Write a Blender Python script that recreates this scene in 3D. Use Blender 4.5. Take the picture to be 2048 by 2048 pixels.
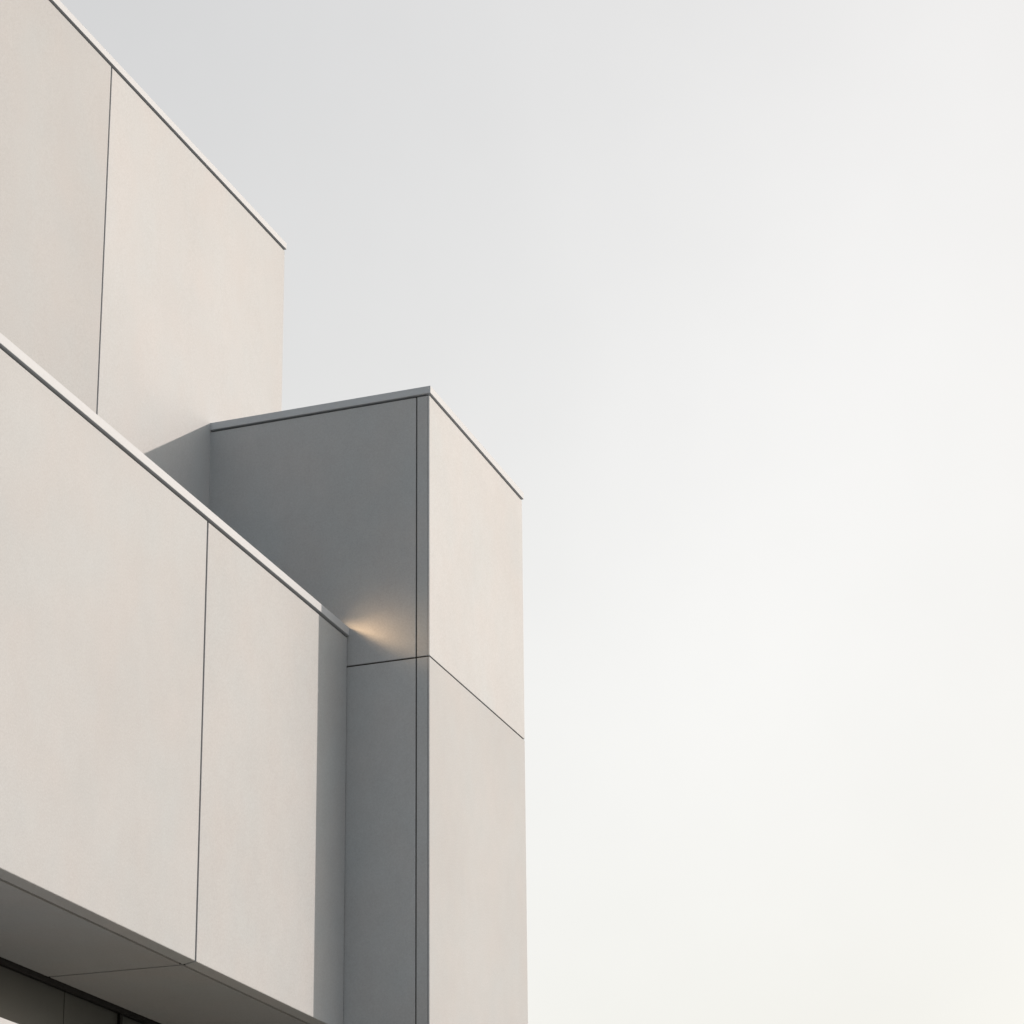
import bpy, bmesh, math, random
from mathutils import Vector, Matrix
random.seed(4)
for o in list(bpy.data.objects):
    bpy.data.objects.remove(o, do_unlink=True)
S = bpy.context.scene
COL = S.collection
EYE = 1.6                                   # eye height above the ground

# ---------------------------------------------------------------- camera
cd = bpy.data.cameras.new('camera')
cam = bpy.data.objects.new('camera', cd); COL.objects.link(cam)
S.camera = cam
yaw, pitch, roll = math.radians(20.816), math.radians(17.332), math.radians(-0.095)
F = Vector((math.cos(yaw)*math.cos(pitch), math.sin(yaw)*math.cos(pitch), math.sin(pitch)))
R = Vector((math.sin(yaw), -math.cos(yaw), 0)); U = R.cross(F)
R2 = R*math.cos(roll) + U*math.sin(roll); U2 = U*math.cos(roll) - R*math.sin(roll)
M = Matrix((R2, U2, -F)).transposed().to_4x4(); M.translation = (0, 0, EYE)
cam.matrix_world = M
cd.sensor_width = 36.0; cd.lens = 5064.789/2048*36.0
cd.shift_x = (1024-884.484)/2048; cd.shift_y = (1544.62-1024)/2048
cd.clip_start = 0.1; cd.clip_end = 6000
S.render.resolution_x = 1024; S.render.resolution_y = 1024

# ---------------------------------------------------------------- sun direction
TO_SUN = Vector((0.825, -1.0, 0.556)).normalized()
sun_el = math.asin(TO_SUN.z)
sun_az = math.atan2(TO_SUN.x, TO_SUN.y)     # clockwise from +Y

# ---------------------------------------------------------------- world
W = bpy.data.worlds.new('World'); S.world = W; W.use_nodes = True
nt = W.node_tree; nt.nodes.clear()
out = nt.nodes.new('ShaderNodeOutputWorld'); bg = nt.nodes.new('ShaderNodeBackground')
sky = nt.nodes.new('ShaderNodeTexSky'); sky.sky_type = 'NISHITA'; sky.sun_disc = False
sky.sun_elevation = sun_el; sky.sun_rotation = sun_az
sky.air_density = 1.0; sky.dust_density = 2.0; sky.ozone_density = 1.0; sky.altitude = 50
hsv = nt.nodes.new('ShaderNodeHueSaturation'); hsv.inputs['Saturation'].default_value = 0.48
hsv.inputs['Value'].default_value = 1.0
tc = nt.nodes.new('ShaderNodeTexCoord')
# thin, even high cloud: a very soft uneven veil over the whole sky
veil = nt.nodes.new('ShaderNodeTexNoise'); veil.inputs['Scale'].default_value = 5.0
veil.inputs['Detail'].default_value = 5.0; veil.inputs['Roughness'].default_value = 0.55
mr = nt.nodes.new('ShaderNodeMapRange'); mr.inputs['From Min'].default_value = 0.3; mr.inputs['From Max'].default_value = 0.7
mr.inputs['To Min'].default_value = 0.975; mr.inputs['To Max'].default_value = 1.025
vm = nt.nodes.new('ShaderNodeVectorMath'); vm.operation = 'SCALE'
BANK_OFF = 61.1                              # where the thicker banks of the veil lie
# milky high haze: less colour and a gentler fall-off away from the sun than clear air
PIV = 3.2
dv = nt.nodes.new('ShaderNodeVectorMath'); dv.operation = 'MULTIPLY'; dv.inputs[1].default_value = (1/PIV,)*3
gm = nt.nodes.new('ShaderNodeGamma'); gm.inputs['Gamma'].default_value = 0.6
mu = nt.nodes.new('ShaderNodeVectorMath'); mu.operation = 'MULTIPLY'; mu.inputs[1].default_value = (PIV*1.062, PIV*0.988, PIV*0.885)
L = nt.links.new
L(tc.outputs['Generated'], veil.inputs['Vector']); L(veil.outputs['Fac'], mr.inputs['Value'])
bank = nt.nodes.new('ShaderNodeTexNoise'); bank.inputs['Scale'].default_value = 1.9; bank.inputs['Detail'].default_value = 1.5
bmp = nt.nodes.new('ShaderNodeMapping'); bmp.inputs['Location'].default_value = (BANK_OFF, 0.0, 0.0)
mb = nt.nodes.new('ShaderNodeMapRange'); mb.inputs['From Min'].default_value = 0.3; mb.inputs['From Max'].default_value = 0.7
mb.inputs['To Min'].default_value = 0.88; mb.inputs['To Max'].default_value = 1.12
bm2 = nt.nodes.new('ShaderNodeMath'); bm2.operation = 'MULTIPLY'
L(tc.outputs['Generated'], bmp.inputs['Vector']); L(bmp.outputs[0], bank.inputs['Vector']); L(bank.outputs['Fac'], mb.inputs['Value'])
L(mr.outputs[0], bm2.inputs[0]); L(mb.outputs[0], bm2.inputs[1])
L(sky.outputs[0], hsv.inputs['Color']); L(hsv.outputs[0], dv.inputs[0]); L(dv.outputs[0], gm.inputs['Color']); L(gm.outputs[0], mu.inputs[0]); L(mu.outputs[0], vm.inputs[0]); L(bm2.outputs[0], vm.inputs['Scale'])
L(vm.outputs[0], bg.inputs['Color']); L(bg.outputs[0], out.inputs['Surface'])
bg.inputs['Strength'].default_value = 0.15

# ---------------------------------------------------------------- sun lamp
sl = bpy.data.lights.new('sun', 'SUN'); so = bpy.data.objects.new('sun', sl); COL.objects.link(so)
sl.energy = 2.16; sl.angle = math.radians(0.5); sl.color = (1.0, 0.832, 0.695)
so.rotation_euler = TO_SUN.to_track_quat('Z', 'Y').to_euler(); so.location = (0, -20, 60)

# ---------------------------------------------------------------- exposure
S.view_settings.view_transform = 'Standard'; S.view_settings.look = 'None'
S.view_settings.exposure = 0.75; S.view_settings.gamma = 1.0; S.view_settings.use_curve_mapping = False
S.render.engine = 'CYCLES'; S.cycles.max_bounces = 8; S.cycles.diffuse_bounces = 5

# ---------------------------------------------------------------- materials
def rgb(c): return (c[0], c[1], c[2], 1.0)
def panel_mat(name, base, vary=0.05, rough=0.6, spec=0.25, bump=0.12, pink=0.5, metallic=0.0, sheen=0.0):
    m = bpy.data.materials.new(name); m.use_nodes = True
    n = m.node_tree; b = n.nodes['Principled BSDF']; k = n.links.new
    b.inputs['Roughness'].default_value = rough; b.inputs['Metallic'].default_value = metallic
    b.inputs['Specular IOR Level'].default_value = spec
    b.inputs['Sheen Weight'].default_value = sheen; b.inputs['Sheen Roughness'].default_value = 0.35; b.inputs['Sheen Tint'].default_value = (1.0, 0.98, 0.95, 1)
    g = n.nodes.new('ShaderNodeNewGeometry')
    oi = n.nodes.new('ShaderNodeObjectInfo')
    add = n.nodes.new('ShaderNodeVectorMath'); add.operation = 'ADD'
    sc = n.nodes.new('ShaderNodeMath'); sc.operation = 'MULTIPLY'; sc.inputs[1].default_value = 37.0
    k(oi.outputs['Random'], sc.inputs[0]); k(g.outputs['Position'], add.inputs[0]); k(sc.outputs[0], add.inputs[1])
    # broad mottle, stretched a little upright like trowelled mineral render
    mp = n.nodes.new('ShaderNodeMapping'); mp.inputs['Scale'].default_value = (1.0, 1.0, 0.75)
    k(add.outputs[0], mp.inputs['Vector'])
    n1 = n.nodes.new('ShaderNodeTexNoise'); n1.inputs['Scale'].default_value = 1.1; n1.inputs['Detail'].default_value = 2.5; n1.inputs['Roughness'].default_value = 0.55
    n2 = n.nodes.new('ShaderNodeTexNoise'); n2.inputs['Scale'].default_value = 3.5; n2.inputs['Detail'].default_value = 6; n2.inputs['Roughness'].default_value = 0.6
    n3 = n.nodes.new('ShaderNodeTexNoise'); n3.inputs['Scale'].default_value = 42.0; n3.inputs['Detail'].default_value = 4; n3.inputs['Roughness'].default_value = 0.7
    k(mp.outputs[0], n1.inputs['Vector']); k(mp.outputs[0], n2.inputs['Vector']); k(add.outputs[0], n3.inputs['Vector'])
    def mra(src, a, bb, lo=0.3, hi=0.7):
        q = n.nodes.new('ShaderNodeMapRange'); q.inputs['From Min'].default_value = lo; q.inputs['From Max'].default_value = hi
        q.inputs['To Min'].default_value = a; q.inputs['To Max'].default_value = bb; k(src, q.inputs['Value']); return q.outputs[0]
    # hue drift: cool grey-green <-> warm pink
    mix = n.nodes.new('ShaderNodeMix'); mix.data_type = 'RGBA'
    c = base; p = pink
    mix.inputs['A'].default_value = rgb((c[0]*(1-0.035*p), c[1]*(1+0.012*p), c[2]*(1+0.025*p)))
    mix.inputs['B'].default_value = rgb((c[0]*(1+0.035*p), c[1]*(1-0.012*p), c[2]*(1-0.035*p)))
    k(mra(n1.outputs['Fac'], 0, 1), mix.inputs['Factor'])
    n4 = n.nodes.new('ShaderNodeTexNoise'); n4.inputs['Scale'].default_value = 0.38; n4.inputs['Detail'].default_value = 2; k(add.outputs[0], n4.inputs['Vector'])
    v4 = mra(n4.outputs['Fac'], 1-vary*0.7, 1+vary*0.7)
    v1 = mra(n2.outputs['Fac'], 1-vary*0.6, 1+vary*0.45); v2 = mra(n3.outputs['Fac'], 1-vary*1.7, 1+vary*1.7)
    mm = n.nodes.new('ShaderNodeMath'); mm.operation = 'MULTIPLY'; k(v1, mm.inputs[0]); k(v2, mm.inputs[1])
    m4 = n.nodes.new('ShaderNodeMath'); m4.operation = 'MULTIPLY'; k(mm.outputs[0], m4.inputs[0]); k(v4, m4.inputs[1]); mm = m4
    fin = n.nodes.new('ShaderNodeVectorMath'); fin.operation = 'SCALE'
    lt = n.nodes.new('ShaderNodeVectorMath'); lt.operation = 'MULTIPLY'      # per-panel factor: uneven light on the sunlit fronts put into the colour
    k(mix.outputs['Result'], lt.inputs[0]); k(oi.outputs['Color'], lt.inputs[1]); k(lt.outputs[0], fin.inputs[0]); k(mm.outputs[0], fin.inputs['Scale']); k(fin.outputs[0], b.inputs['Base Color'])
    if bump:
        bu = n.nodes.new('ShaderNodeBump'); bu.inputs['Strength'].default_value = bump; bu.inputs['Distance'].default_value = 0.004
        k(n3.outputs['Fac'], bu.inputs['Height']); k(bu.outputs[0], b.inputs['Normal'])
    k(mra(n2.outputs['Fac'], rough-0.015, rough+0.015), b.inputs['Roughness'])
    return m
STONE = (0.340, 0.367, 0.402)
m_wall = panel_mat('cream_mineral_panel', STONE, bump=0.35)
m_soffit = panel_mat('cream_soffit_panel', (0.39, 0.402, 0.41), vary=0.04)
m_coping = panel_mat('off_white_coping', (0.405, 0.445, 0.50), vary=0.02, rough=0.55, spec=0.22, bump=0.03, pink=0.2)
m_gap = panel_mat('black_shadow_gap', (0.03, 0.028, 0.026), vary=0.1, rough=0.9, spec=0.1)
m_joint = panel_mat('dark_joint_backing', (0.07, 0.064, 0.058), vary=0.1, rough=0.9, spec=0.1)
m_frame = panel_mat('black_window_frame', (0.007, 0.007, 0.007), vary=0.1, rough=0.5, bump=0.02)
m_pane = panel_mat('dark_tinted_pane', (0.047, 0.051, 0.049), vary=0.06, rough=0.35, spec=0.4, bump=0.0)
m_canopy = panel_mat('white_canopy_metal', (0.36, 0.385, 0.42), vary=0.03, rough=0.5, bump=0.03, pink=0.2)
m_roof = panel_mat('grey_roof_membrane', (0.30, 0.30, 0.29), vary=0.12, rough=0.9)
m_lamp = panel_mat('dark_lamp_metal', (0.03, 0.03, 0.032), vary=0.05, rough=0.4, metallic=0.6)
m_ground = panel_mat('pale_forecourt_paving', (0.38, 0.365, 0.335), vary=0.15, rough=0.85, bump=0.3)
m_land = panel_mat('dry_grass_and_gravel', (0.14, 0.14, 0.10), vary=0.3, rough=0.95, bump=0.3)

# ---------------------------------------------------------------- mesh helpers
def link(name, me, mat, parent=None):
    o = bpy.data.objects.new(name, me); COL.objects.link(o); me.materials.append(mat)
    if parent: o.parent = parent
    return o
def box(name, x0, x1, y0, y1, z0, z1, mat, parent=None, bev=0.0, seg=2):
    """axis-aligned box, z measured from the eye level of the survey; stored with the ground at zero"""
    bm = bmesh.new()
    vs = [bm.verts.new((x, y, z+EYE)) for x in (x0, x1) for y in (y0, y1) for z in (z0, z1)]
    for f in ((0,1,3,2),(4,6,7,5),(0,4,5,1),(2,3,7,6),(0,2,6,4),(1,5,7,3)):
        bm.faces.new([vs[i] for i in f])
    bmesh.ops.recalc_face_normals(bm, faces=bm.faces)
    if bev: bmesh.ops.bevel(bm, geom=list(bm.edges), offset=bev, segments=seg, affect='EDGES', profile=0.5)
    me = bpy.data.meshes.new(name); bm.to_mesh(me); bm.free()
    return link(name, me, mat, parent)
def extrude_x(name, prof, x0, x1, mat, parent=None, bev=0.0):
    """closed (y, z) profile drawn out along x"""
    bm = bmesh.new()
    a = [bm.verts.new((x0, y, z+EYE)) for y, z in prof]; b = [bm.verts.new((x1, y, z+EYE)) for y, z in prof]
    bm.faces.new(a); bm.faces.new(b[::-1])
    for i in range(len(prof)):
        j = (i+1) % len(prof); bm.faces.new((a[i], b[i], b[j], a[j]))
    bmesh.ops.recalc_face_normals(bm, faces=bm.faces)
    if bev: bmesh.ops.bevel(bm, geom=list(bm.edges), offset=bev, segments=2, affect='EDGES', profile=0.5)
    me = bpy.data.meshes.new(name); bm.to_mesh(me); bm.free()
    return link(name, me, mat, parent)
def empty(name, loc, label=None, cat=None):
    o = bpy.data.objects.new(name, None); COL.objects.link(o); o.location = loc
    if label: o['label'] = label; o['category'] = cat
    return o

# ---------------------------------------------------------------- setting
g = box('ground', -900, 1600, -1200, 1200, -EYE-0.5, -EYE-0.004, m_land); g['kind'] = 'structure'
g = box('forecourt', -12, 60, -20, 30, -EYE-0.1, -EYE, m_ground); g['kind'] = 'structure'

# ---------------------------------------------------------------- the building
# survey (metres, z from eye level): u = x runs along the sunlit fronts, y runs into the depth
UC, VC, VB, VA = 32.0, 12.36, 13.642, 15.96      # tower side plane; tower, projecting block and tall block fronts
UC1 = 36.199
ZCW, ZCJ, ZCC = 16.583, 12.464, 16.729           # tower: wall top, level joint, coping top
ZBW, ZBB, ZBC = 12.901, 7.063, 13.062            # projecting block: wall top, underside, coping top
UBJ = 27.342
UA1, UAJ, ZAW, ZAC = 34.463, 28.568, 20.963, 21.112
ULEFT = 15.2                                     # where the whole building ends on the left
T, INSET = 0.032, 0.034                          # panel thickness, depth of the backing behind a panel face

bld = empty('modern_building', (UC, VB, 0),
            'cream panel-clad modern building of stepped blocks with a corner tower and pale copings', 'building')
def P(fn, name, *a, **k):
    o = fn(name, *a, **k); o.parent = bld; o.matrix_parent_inverse = Matrix.Translation(bld.location).inverted(); return o
def rot_about(o, ang):
    """turn a part about the upright axis through (UC, VA): the tall block stands slightly askew"""
    me = o.data; Rm = Matrix.Translation((UC, VA, 0)) @ Matrix.Rotation(ang, 4, 'Z') @ Matrix.Translation((-UC, -VA, 0))
    me.transform(Rm)
BV = 0.006
def tone(o, t): o.color = (t, t*0.998, t*0.996, 1.0); return o  # panel colour made lighter or darker to stand in for light falloff
gj = 0.0115                                      # half a joint

# --- tower (right): core, panels on the sunlit front, the shaded side and the hidden sides
P(box, 'tower_core', UC+INSET, UC1-INSET, VC+INSET, 22.0-INSET, -EYE, ZCW-0.02, m_joint)
ZL2 = 6.3
levels = [(ZCJ, ZCW, gj, 0.0), (ZL2, ZCJ, gj, gj), (-EYE, ZL2, 0.0, gj)]
for z0, z1, a, b in levels:
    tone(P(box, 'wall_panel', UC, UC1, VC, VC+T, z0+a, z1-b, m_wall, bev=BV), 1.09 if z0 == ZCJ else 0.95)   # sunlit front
    P(box, 'corner_panel', UC, UC+T, VC+T+0.0015, VC+0.204-0.0105, z0+a, z1-b, m_wall, bev=0.002)     # narrow strip at the corner
    P(box, 'wall_panel', UC, UC+T, VC+0.204+0.0105, 22.0, z0+a, z1-b, m_wall, bev=BV)         # shaded side
    P(box, 'wall_panel', UC1-T, UC1, VC+T+0.0015, 22.0, z0+a, z1-b, m_wall, bev=BV)           # far side
    P(box, 'wall_panel', UC+T+0.002, UC1-T-0.002, 22.0-T, 22.0, z0+a, z1-b, m_wall, bev=BV)   # back
# coping ring of the tower: four mitred lengths, a shadow gap below
def ring(x0, x1, y0, y1, zt, zb, w, mat, ang=0.0, left=True, p=0.025):
    """hollow coping frame proud of the wall by p; each length is a part"""
    x0 -= p if left else 0; y0 -= p; x1 += p; y1 += p
    parts = [((x0, y0), (x1, y0), (x1-w, y0+w), (x0+(w if left else 0), y0+w)),
             ((x1, y0), (x1, y1), (x1-w, y1-w), (x1-w, y0+w)),
             ((x1, y1), (x0, y1), (x0+(w if left else 0), y1-w), (x1-w, y1-w))]
    if left: parts.append(((x0, y1), (x0, y0), (x0+w, y0+w), (x0+w, y1-w)))
    for q in parts:
        bm = bmesh.new()
        lo = [bm.verts.new((x, y, zb+EYE)) for x, y in q]; hi = [bm.verts.new((x, y, zt+EYE)) for x, y in q]
        bm.faces.new(lo[::-1]); bm.faces.new(hi)
        for i in range(4):
            j = (i+1) % 4; bm.faces.new((lo[i], lo[j], hi[j], hi[i]))
        bmesh.ops.recalc_face_normals(bm, faces=bm.faces)
        bmesh.ops.bevel(bm, geom=list(bm.edges), offset=0.005, segments=2, affect='EDGES', profile=0.5)
        me = bpy.data.meshes.new('coping'); bm.to_mesh(me); bm.free()
        def mk(name): return link(name, me, mat)
        o = P(mk, 'coping')
        if ang: rot_about(o, ang)
def cap(name, x0, x1, y0, y1, z0, z1, mat, ang=0.0):
    o = P(box, name, x0, x1, y0, y1, z0, z1, mat)
    if ang: rot_about(o, ang)
    return o
ring(UC, UC1, VC, 22.0, ZCC, ZCW+0.028, 0.34, m_coping)
cap('coping_gap', UC+0.045, UC1-0.045, VC+0.045, 22.0-0.045, ZCW-0.022, ZCW+0.030, m_gap)
cap('roof', UC+0.33, UC1-0.33, VC+0.33, 22.0-0.33, ZCW+0.028, ZCW+0.05, m_roof)

# --- projecting block (front left)
UB0 = ULEFT
P(box, 'block_core', UB0+INSET, UC-0.004, VB+INSET, 20.0, ZBB+0.04, ZBW-0.02, m_joint)
for x0, x1 in ((UB0, 21.3-0.02), (21.3+0.02, UBJ-0.02), (UBJ+0.02, UC-0.018)):
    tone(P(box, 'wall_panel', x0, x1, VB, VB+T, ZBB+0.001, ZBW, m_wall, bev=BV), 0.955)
P(box, 'wall_panel', UB0, UB0+T, VB+T+0.002, 20.0, ZBB+0.001, ZBW, m_wall, bev=BV)
# coping along the front
P(box, 'coping', UB0-0.025, UC-0.003, VB-0.028, VB+0.33, ZBW+0.036, ZBC, m_coping, bev=0.006, seg=3)
P(box, 'coping_gap', UB0+0.05, UC-0.004, VB+0.045, VB+0.3, ZBW-0.018, ZBW+0.034, m_gap)
P(box, 'roof', UB0+0.05, UC-0.004, VB+0.3, VA-0.01, ZBW-0.4, ZBW-0.018+0.0, m_roof)
# edge strip of the underside, tilted up to the front, then the level soffit panels
SA, SB = 0.18, 0.034
for x0, x1 in ((UB0, 21.3-0.028), (21.3+0.028, UBJ-0.028), (UBJ+0.028, UC-0.01)):
    P(extrude_x, 'soffit_edge_strip', [(VB+0.0025, ZBB-0.002), (VB+SA-0.024, ZBB-SB-0.0), (VB+SA-0.024, ZBB+0.012), (VB+0.03, ZBB+0.022)], x0, x1, m_soffit, bev=0.0015)
VS = VB+2.046
for x0, x1 in ((UB0, 21.3-0.028), (21.3+0.028, UBJ-0.028), (UBJ+0.028, UC-0.01)):
    P(box, 'soffit_panel', x0, x1, VB+SA+0.028, VS-0.004, ZBB-SB, ZBB-SB+0.028, m_soffit, bev=0.003)
P(box, 'soffit_backing', UB0+0.04, UC-0.012, VB+0.05, VS+0.2, ZBB+0.036, ZBB+0.0385, m_frame)

# --- dark window wall set back below the block
P(box, 'ground_floor_core', UB0+0.1, UC-0.012, VS+0.16, 20.0, -EYE, ZBB+0.02, m_joint)
P(box, 'window_header', UB0+0.1, UC-0.014, VS, VS+0.10, ZBB-SB-0.078, ZBB-SB-0.003, m_frame, bev=0.003)
P(box, 'window_sill', UB0+0.1, UC-0.014, VS, VS+0.12, -EYE, -EYE+0.12, m_frame, bev=0.003)
ZH = ZBB-SB-0.079; ZS = -EYE+0.121
mull = [UB0+0.13, 20.6, 24.96, 29.33, UC-0.05]
for u in mull:
    P(box, 'mullion', u-0.035, u+0.035, VS+0.012, VS+0.12, ZS, ZH, m_frame, bev=0.003)
for i in range(len(mull)-1):
    a, b = mull[i]+0.036, mull[i+1]-0.036
    if i < 3:
        mid = b-1.437 if i == 2 else (a+b)/2
        segs = [(a, mid-0.008), (mid+0.008, b)]
    else: segs = [(a, b)]
    for s0, s1 in segs:
        P(box, 'window_pane', s0, s1, VS+0.055, VS+0.075, ZS+0.001, ZH-0.001, m_pane, bev=0.002)

# --- tall block behind (upper left), turned a little off the others
AA = math.radians(-1.215)
UA0, VA1 = 13.5, 26.0
def PA(*a, **k):
    o = P(*a, **k); rot_about(o, AA); return o
PA(box, 'tall_block_core', UA0+INSET, UA1-INSET, VA+INSET, VA1-INSET, ZBB+0.25, ZAW-0.02, m_joint)
xs = [UA0, UAJ-5.9*2, UAJ-5.9, UAJ, UA1]
for i in range(len(xs)-1):
    x0 = xs[i]+(0.016 if i else 0); x1 = xs[i+1]-(0.016 if i < len(xs)-2 else 0)
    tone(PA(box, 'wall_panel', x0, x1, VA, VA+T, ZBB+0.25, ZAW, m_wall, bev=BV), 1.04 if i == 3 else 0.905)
for y0, y1 in ((VA+T+0.002, 21.0), (21.03, VA1)):
    PA(box, 'wall_panel', UA1-T, UA1, y0, y1, ZBB+0.25, ZAW, m_wall, bev=BV)
    PA(box, 'wall_panel', UA0, UA0+T, y0, y1, ZBB+0.25, ZAW, m_wall, bev=BV)
PA(box, 'wall_panel', UA0+T+0.002, UA1-T-0.002, VA1-T, VA1, ZBB+0.25, ZAW, m_wall, bev=BV)
ring(UA0, UA1, VA, VA1, ZAC, ZAW+0.034, 0.34, m_coping, ang=AA)
cap('coping_gap', UA0+0.045, UA1-0.045, VA+0.045, VA1-0.045, ZAW-0.022, ZAW+0.036, m_gap, AA)
cap('roof', UA0+0.33, UA1-0.33, VA+0.33, VA1-0.33, ZAW+0.034, ZAW+0.055, m_roof, AA)

# --- white entrance canopy low on the left
P(box, 'entrance_canopy', 16.5, 25.6, 13.0, VS-0.002, 4.86, 5.222, m_canopy, bev=0.006)

# ---------------------------------------------------------------- small hooded spotlight on the roof edge, washing the tower side
LU, LV, LZ = 31.15, VB-0.028+0.19, ZBC+0.117          # centre of the lens
lamp = empty('roof_spotlight', (LU, LV, ZBC+EYE),
             'small dark hooded spotlight on the roof edge beside the tower, casting the warm glow', 'spotlight')
def LP(o):
    o.parent = lamp; o.matrix_parent_inverse = Matrix.Translation(lamp.location).inverted(); return o
lp = Vector((LU, LV, LZ+EYE)); tgt = Vector((UC, VB-0.88, ZBC-0.46+EYE)); dirv = (tgt-lp).normalized()
LP(box('base_plate', LU-0.14, LU-0.02, LV+0.02, LV+0.14, ZBC+0.001, ZBC+0.008, m_lamp, bev=0.002))
LP(box('bracket', LU-0.10, LU-0.07, LV+0.06, LV+0.09, ZBC+0.009, LZ-0.03, m_lamp, bev=0.002))
LP(extrude_x('hood', [(LV-0.085, LZ-0.024), (LV-0.085, LZ-0.021), (LV+0.055, LZ+0.055), (LV+0.055, LZ+0.052)], LU-0.04, LU+0.30, m_lamp))
bm = bmesh.new()
bmesh.ops.create_cone(bm, cap_ends=True, segments=24, radius1=0.036, radius2=0.044, depth=0.09)
bmesh.ops.bevel(bm, geom=[e for e in bm.edges if len(e.link_faces) == 2 and e.calc_face_angle() > 0.8], offset=0.004, segments=2, affect='EDGES')
me = bpy.data.meshes.new('housing'); bm.to_mesh(me); bm.free()
me.transform(Matrix.Translation(lp - dirv*0.095) @ dirv.to_track_quat('Z', 'Y').to_matrix().to_4x4())
LP(link('housing', me, m_lamp))
bm = bmesh.new(); bmesh.ops.create_circle(bm, cap_ends=True, segments=24, radius=0.034)
me = bpy.data.meshes.new('lens'); bm.to_mesh(me); bm.free()
me.transform(Matrix.Translation(lp - dirv*0.048) @ dirv.to_track_quat('Z', 'Y').to_matrix().to_4x4())
ml = bpy.data.materials.new('warm_lens'); ml.use_nodes = True
b = ml.node_tree.nodes['Principled BSDF']; b.inputs['Base Color'].default_value = (1, .8, .5, 1)
b.inputs['Emission Color'].default_value = (1, 0.62, 0.3, 1); b.inputs['Emission Strength'].default_value = 4
LP(link('lens', me, ml))
ld = bpy.data.lights.new('roof_spotlight_light', 'SPOT'); lo = bpy.data.objects.new('roof_spotlight_light', ld); COL.objects.link(lo)
ld.energy = 50; ld.color = (1.0, 0.63, 0.33); ld.spot_size = math.radians(110); ld.spot_blend = 1.0; ld.shadow_soft_size = 0.052
lo.matrix_world = Matrix.Translation(lp) @ dirv.to_track_quat('-Z', 'Y').to_matrix().to_4x4()
